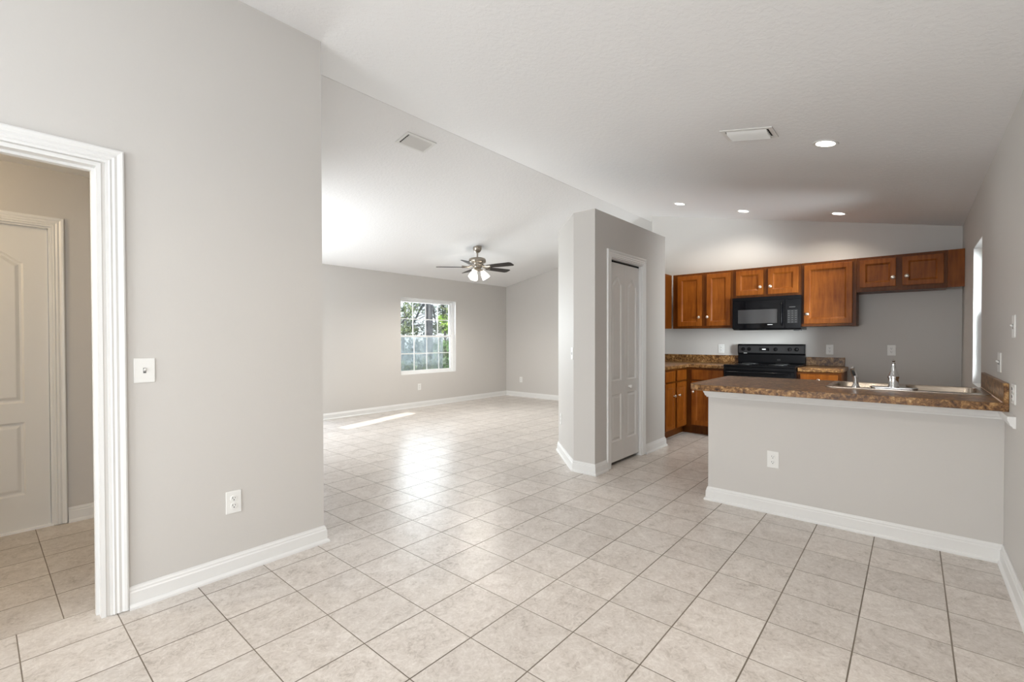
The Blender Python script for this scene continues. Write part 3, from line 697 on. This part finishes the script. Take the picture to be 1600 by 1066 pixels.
bm = BM(); box(bm, .006, w - .006, -.014, .028, .22, .862); od = finish('oven_door', bm, 'black', t, bevel=.006)
bx('oven_window', 'blackglass', (.13, w - .13, -.0155, -.013, .38, .70), od)
bm = BM(); tube(bm, [(.05, -.055, .872 - .03), (w - .05, -.055, .872 - .03)], .011, 14)
for x in (.07, w - .07): tube(bm, [(x, -.055, .842), (x, -.012, .842)], .008, 10)
finish('oven_handle', bm, 'black', od, smooth=True)
bx('front_lip', 'black', (.004, w - .004, -.010, .03, .866, .9045), t, bevel=.004)
bx('storage_drawer', 'black', (.006, w - .006, -.012, .028, .05, .21), t, bevel=.006)

# ------------------------------------------------------------------ microwave
MF = XK - .40
t = thing('microwave', (MF, 1.7375, 1.352), FACE_NEG_X, 'black over the range microwave hanging under the short cabinet', 'microwave')
w = 1.7375 - .988; h = .405
bm = BM(); prism(bm, [(.022, .012), (.06, .0), (.395, .0), (.395, h), (.022, h)], 0, w, lambda p, q, a: (a, p, q)); finish('body', bm, 'black', t, bevel=.003)
dw = w - .165
bm = BM(); panelled(bm, dw - .002, h - .062, .022, [rect(.066, .505, .062, .235)], [(.003, .002), (.005, .002)]); md = finish('door', bm, 'blackglass', t, loc=(0, 0, .018), bevel=.002)
bx('door_window', 'window_mesh', (.068, .503, .0008, .0018, .064, .233), md)
bm = BM(); tube(bm, [(dw - .03, -.004, .035), (dw - .03, -.034, .06), (dw - .03, -.034, h - .12), (dw - .03, -.004, h - .095)], .009, 12); finish('door_handle', bm, 'black', md, smooth=True)
bx('badge', 'badge', (.40, .455, -.001, .0005, .042, .049), md)
bx('control_panel', 'black', (dw, w, 0, .022, .018, h - .044), t, bevel=.002)
bx('display', 'keys', (dw + .045, dw + .108, -.0008, .0005, h - .142, h - .134), t)
kp = bx('keypad', 'blackmatte', (dw + .026, dw + .132, -.0006, .0005, .076, .235), t)
for i in range(3):
    for j in range(6): bx('key', 'keys', (dw + .034 + i * .036, dw + .034 + i * .036 + .016, -.0014, -.0003, .085 + j * .026, .085 + j * .026 + .008), kp)
bm = BM(); box(bm, 0, w, .001, .022, h - .043, h)
for i in range(5): box(bm, .03, w - .03, -.001, .002, h - .038 + i * .007, h - .035 + i * .007)
finish('vent_grille', bm, 'black', t)
bx('lamp_cover', 'keys', (w - .09, w - .02, .10, .20, -.012, .001), t)

# ------------------------------------------------------------------ ceiling fixtures
def led_light():
    t = thing('recessed_light', (0, 0, 0))
    bm = BM(); lathe(bm, [(.058, 0), (.078, -.0005), (.076, -.006), (.058, -.004)], 36, caps=False); finish('trim_ring', bm, 'plate', t, smooth=True)
    bm = BM(); lathe(bm, [(0, -.003), (.060, -.003), (.060, -.001), (0, -.001)], 36); finish('lens', bm, 'led', t)
    l = bpy.data.lights.new('led', 'SPOT'); l.energy = 26; l.color = (1.0, 0.90, 0.78); l.spot_size = math.radians(150); l.spot_blend = 0.7; l.shadow_soft_size = .06
    o = bpy.data.objects.new('led_light', l); COL.objects.link(o); o.parent = t; o.location = (0, 0, -.02)
    return t, o
lg = 'recessed ceiling lights'
def led_at(t, x, y, lab):
    t.location = (x, y, zr(y)); t.rotation_euler = (SLA, 0, 0); tag(t, lab, 'ceiling light', lg)
a, al = led_light(); led_at(a, 3.826, .460, 'nearest recessed ceiling light, above the peninsula')
for x, y, lab in ((5.808, 2.226, 'left recessed light of the far row near the pantry top'), (6.175, 1.581, 'middle recessed light of the far row above the range'), (6.196, .623, 'right recessed light of the far row above the tall cabinet')):
    led_at(copy_tree(a), x, y, lab)
b_, bl_ = led_light(); led_at(b_, 1.2, .40, 'recessed ceiling light above the viewer, in front of the peninsula'); bl_.data.energy = 66
al.data = al.data.copy(); al.data.energy = 2.5
def vent(name, w, l, loc, rx, label):
    """w along x, l along y, hung under the slope"""
    t = thing(name, loc, 0, label, 'air vent', 'white ceiling vents', rx=rx)
    bm = BM(); holed(bm, rect(-w / 2, w / 2, -l / 2, l / 2), [rect(-w / 2 + .028, w / 2 - .028, -l / 2 + .028, l / 2 - .028)], -.006, 0, XY); finish('frame', bm, 'trim', t, bevel=.002)
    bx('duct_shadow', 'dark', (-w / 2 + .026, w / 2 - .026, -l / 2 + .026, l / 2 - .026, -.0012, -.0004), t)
    return t
t = vent('ceiling_vent', .20, .335, (3.521, .868, zr(.868)), SLA, 'white ceiling vent near the recessed light, above the kitchen')
for i in range(5):
    x = -.058 + i * .030; bm = BM(); prism(bm, [(x - .018, -.003), (x + .008, -.022), (x + .010, -.020), (x - .014, -.001)], -.128, .128, lambda p, q, a: (p, a, q)); finish('louver', bm, 'trim', t)
t = vent('ceiling_vent', .335, .20, (2.722, 3.535, zl(3.535)), -SLA, 'white ceiling vent beside the ridge over the living room')
for i in range(6):
    y = .060 - i * .025; bm = BM(); prism(bm, [(y - .016, -.003), (y + .012, -.012), (y + .014, -.010), (y - .012, -.001)], -.128, .138, lambda p, q, a: (a, p, q)); finish('louver', bm, 'trim', t)

# ceiling fan
FNX, FNY = 5.286, 5.297; FZT = zl(FNY)
t = thing('ceiling_fan', (FNX, FNY, 2.40), 0, 'nickel ceiling fan with dark blades and lit glass shades', 'ceiling fan')
bm = BM(); lathe(bm, [(.068, .335), (.070, .300), (.058, .262), (.030, .235), (.018, .232), (0, .232)], 28); finish('canopy', bm, 'fanmetal', t, smooth=True)
bm = BM(); lathe(bm, [(.0, .24), (.012, .24), (.012, .165), (.024, .160), (.024, .145), (0, .145)], 18); finish('downrod', bm, 'fanmetal', t, smooth=True)
bm = BM(); lathe(bm, [(.0, .152), (.05, .152), (.105, .147), (.130, .134), (.138, .115), (.138, .086), (.128, .074), (.098, .066), (.094, .034), (.078, .026), (.072, -.006), (.055, -.012), (0, -.012)], 36); finish('motor_housing', bm, 'fanmetal', t, smooth=True)
for k in range(5):
    a = math.radians(-8 + 72 * k); mt = Matrix.Rotation(a, 4, 'Z')
    bm = BM(); sec = [(.20, .052), (.24, .058), (.45, .068), (.625, .071), (.655, .048)]
    tilt = math.radians(-12); rows = []
    for x, hw in sec:
        rows.append([bm.verts.new(mt @ Vector((x, s * hw * math.cos(tilt), s * hw * math.sin(tilt) + dz))) for s, dz in ((-1, -.003), (1, -.003), (1, .003), (-1, .003))])
    for A, B in zip(rows, rows[1:]):
        for j in range(4): bm.faces.new((A[j], A[(j + 1) % 4], B[(j + 1) % 4], B[j]))
    bm.faces.new(rows[0]); bm.faces.new(rows[-1][::-1])
    bl = finish('blade', bm, 'blade', t)
    bm = BM(); pts = [mt @ Vector(p) for p in ((.09, 0, .030), (.14, 0, .006), (.19, 0, .004), (.25, 0, .006))]
    tube(bm, pts, [.014, .012, .016, .022], 10); finish('blade_arm', bm, 'fanmetal', bl, smooth=True)
bm = BM(); lathe(bm, [(.0, -.012), (.05, -.012), (.062, -.03), (.055, -.055), (.03, -.066), (0, -.068)], 28); lk = finish('light_kit', bm, 'fanmetal', t, smooth=True)
for a in (-49.2, 70.8, 190.8):
    q = math.radians(a); mt = Matrix.Rotation(q, 3, 'Z') @ Matrix.Rotation(math.radians(-32), 3, 'Y') @ Matrix.Rotation(PI, 3, 'X')
    c = Vector((.062 * math.cos(q), .062 * math.sin(q), -.042))
    bm = BM(); lathe(bm, [(.018, 0), (.022, .03), (0.0, .03)], 18, c, mt); finish('shade_holder', bm, 'fanmetal', t, smooth=True)
    bm = BM(); lathe(bm, [(.022, .026), (.034, .045), (.050, .085), (.061, .13), (.064, .155), (.060, .155), (.046, .085), (.030, .047), (.018, .03)], 24, c, mt, caps=False); finish('glass_shade', bm, 'shade', t, smooth=True)
    l = bpy.data.lights.new('fan_bulb', 'SPOT'); l.energy = 30; l.spot_size = math.radians(168); l.spot_blend = .6; l.color = (1, .94, .86); l.shadow_soft_size = .04
    o = bpy.data.objects.new('fan_bulb', l); COL.objects.link(o); o.parent = t; o.location = c + mt @ Vector((0, 0, .175))
# a bulb on the hall ceiling, out of view
l = bpy.data.lights.new('hall_bulb', 'POINT'); l.energy = E_HALL; l.color = (1, .78, .50); l.shadow_soft_size = .08
o = bpy.data.objects.new('hall_bulb', l); COL.objects.link(o); o.location = (-.75, 3.55, 2.2)

# ------------------------------------------------------------------ outdoors beyond the window
bm = BM(); box(bm, -6, 60, YW + .151, 70, -.6, -.35)
tag(finish('lawn', bm, 'grass'), 'sunlit lawn outside the living room window', 'lawn', kind='structure')
def quads(name, m, parent, pts, size, seed):
    rnd = random.Random(seed); vs = []; fs = []
    for p in pts:
        d = Vector((rnd.gauss(0, 1), rnd.gauss(0, 1), rnd.gauss(0, .8))).normalized(); u = d.orthogonal().normalized(); u.rotate(Matrix.Rotation(rnd.uniform(0, 6.28), 3, d)); w = d.cross(u)
        s = size * rnd.uniform(.6, 1.3); i = len(vs); p = Vector(p)
        vs += [p - u * s, p - w * s * .45, p + u * s, p + w * s * .45]; fs.append((i, i + 1, i + 2, i + 3))
    me = bpy.data.meshes.new(name); me.from_pydata([tuple(v) for v in vs], [], fs); me.materials.append(M[m])
    o = bpy.data.objects.new(name, me); COL.objects.link(o); o.parent = parent; return o
def tree(loc, label, leaf, trunk_r, trunk_h, lean, clumps, n, size, seed, name='tree'):
    rnd = random.Random(seed); t = thing(name, loc, 0, label, 'tree' if name == 'tree' else name.split('_')[-1], 'trees and shrubs in the yard')
    if trunk_h:
        bm = BM(); top = Vector((lean[0], lean[1], trunk_h)); mid = top * .5 + Vector((.04, .02, 0))
        tube(bm, [(0, 0, -.05), mid, top], [trunk_r, trunk_r * .85, trunk_r * .7], 12)
        for c in clumps: tube(bm, [top * .72, (top * .72 + Vector(c[:3])) / 2 + Vector((0, 0, .1)), c[:3]], [trunk_r * .4, trunk_r * .28, .012], 7)
        finish('trunk', bm, 'bark', t, smooth=True)
    pts = []
    for c in clumps:
        for _ in range(n):
            v = Vector((rnd.gauss(0, 1), rnd.gauss(0, 1), rnd.gauss(0, 1))).normalized() * (rnd.random() ** .5) * c[3]
            pts.append((c[0] + v.x, c[1] + v.y, c[2] + v.z * .8))
    quads('foliage', leaf, t, pts, size, seed); return t
G = -.35
def along(px_slope, Y): return px_slope * Y
tree((along(.803, 12), 12, G), 'dark trunked oak in the middle of the window view', 'leaf_mid', .15, 4.2, (.30, .2), [(-.9, -.2, 2.5, .50), (-1.7, .2, 3.1, .6), (-.6, .3, 3.3, .55), (.75, .2, 3.2, .5), (1.15, .3, 2.6, .35), (.1, 0, 4.6, 1.0), (-1.2, 0, 1.9, .35), (-.5, .2, 1.9, .28), (.6, .2, 2.0, .28)], 260, .055, 11)
tree((along(.715, 16.5), 16.5, G), 'pale blue grey tree at the left of the window view', 'leaf_pale', .07, 3.0, (.3, 0), [(.2, 0, 2.3, .6), (-.3, .1, 3.2, .7), (.9, .2, 3.3, .6), (1.3, 0, 2.1, .55), (1.9, .2, 2.9, .5), (2.5, 0, 2.2, .5), (3.0, .2, 3.1, .5), (1.5, 0, 3.6, .45)], 200, .07, 12)
tree((along(.868, 14), 14, G), 'bright lime palm like tree at the right of the window view', 'leaf_lime', .045, 2.0, (.02, .02), [(.0, 0, 2.12, .24), (-.12, 0, 2.42, .20), (.16, .1, 1.98, .2), (.1, 0, 1.2, .3)], 170, .085, 13)
tree((along(.868, 9.6), 9.6, G), 'dark green shrub at the lower right of the window view', 'leaf_dark', 0, 0, (0, 0), [(0, 0, .45, .42), (.05, 0, .9, .40), (.1, .1, 1.3, .34), (.35, .1, .7, .4)], 320, .06, 14, 'yard_shrub')
tree((along(.755, 11), 11, G), 'olive shrub low in the middle of the window view', 'leaf_mid', 0, 0, (0, 0), [(-.6, 0, .6, .5), (0, 0, .55, .5), (.55, .1, .7, .5), (1.0, .2, .6, .45)], 260, .07, 15, 'yard_shrub')
tree((along(.79, 22), 22, G), 'pale hedge far across the yard', 'leaf_pale', 0, 0, (0, 0), [(-3.4, 0, 1.0, 1.0), (-2.0, .2, 1.2, 1.1), (-.6, 0, 1.0, 1.0), (.8, .2, 1.2, 1.1), (2.2, 0, 1.1, 1.0), (3.4, 0, 1.0, 1.0)], 420, .12, 16, 'yard_hedge')
bm = BM(); box(bm, -9, 13, -4.2, -4.0, -.4, 5.4)  # unseen L-shaped wall, added to keep sun out of the openings
box(bm, -5.4, -5.2, -3.99, 2.2, -.4, 5.4)
struct(finish('wall_sun_block', bm, 'stucco'), 'blank stucco wall added out of view to block the sun', 'wall')
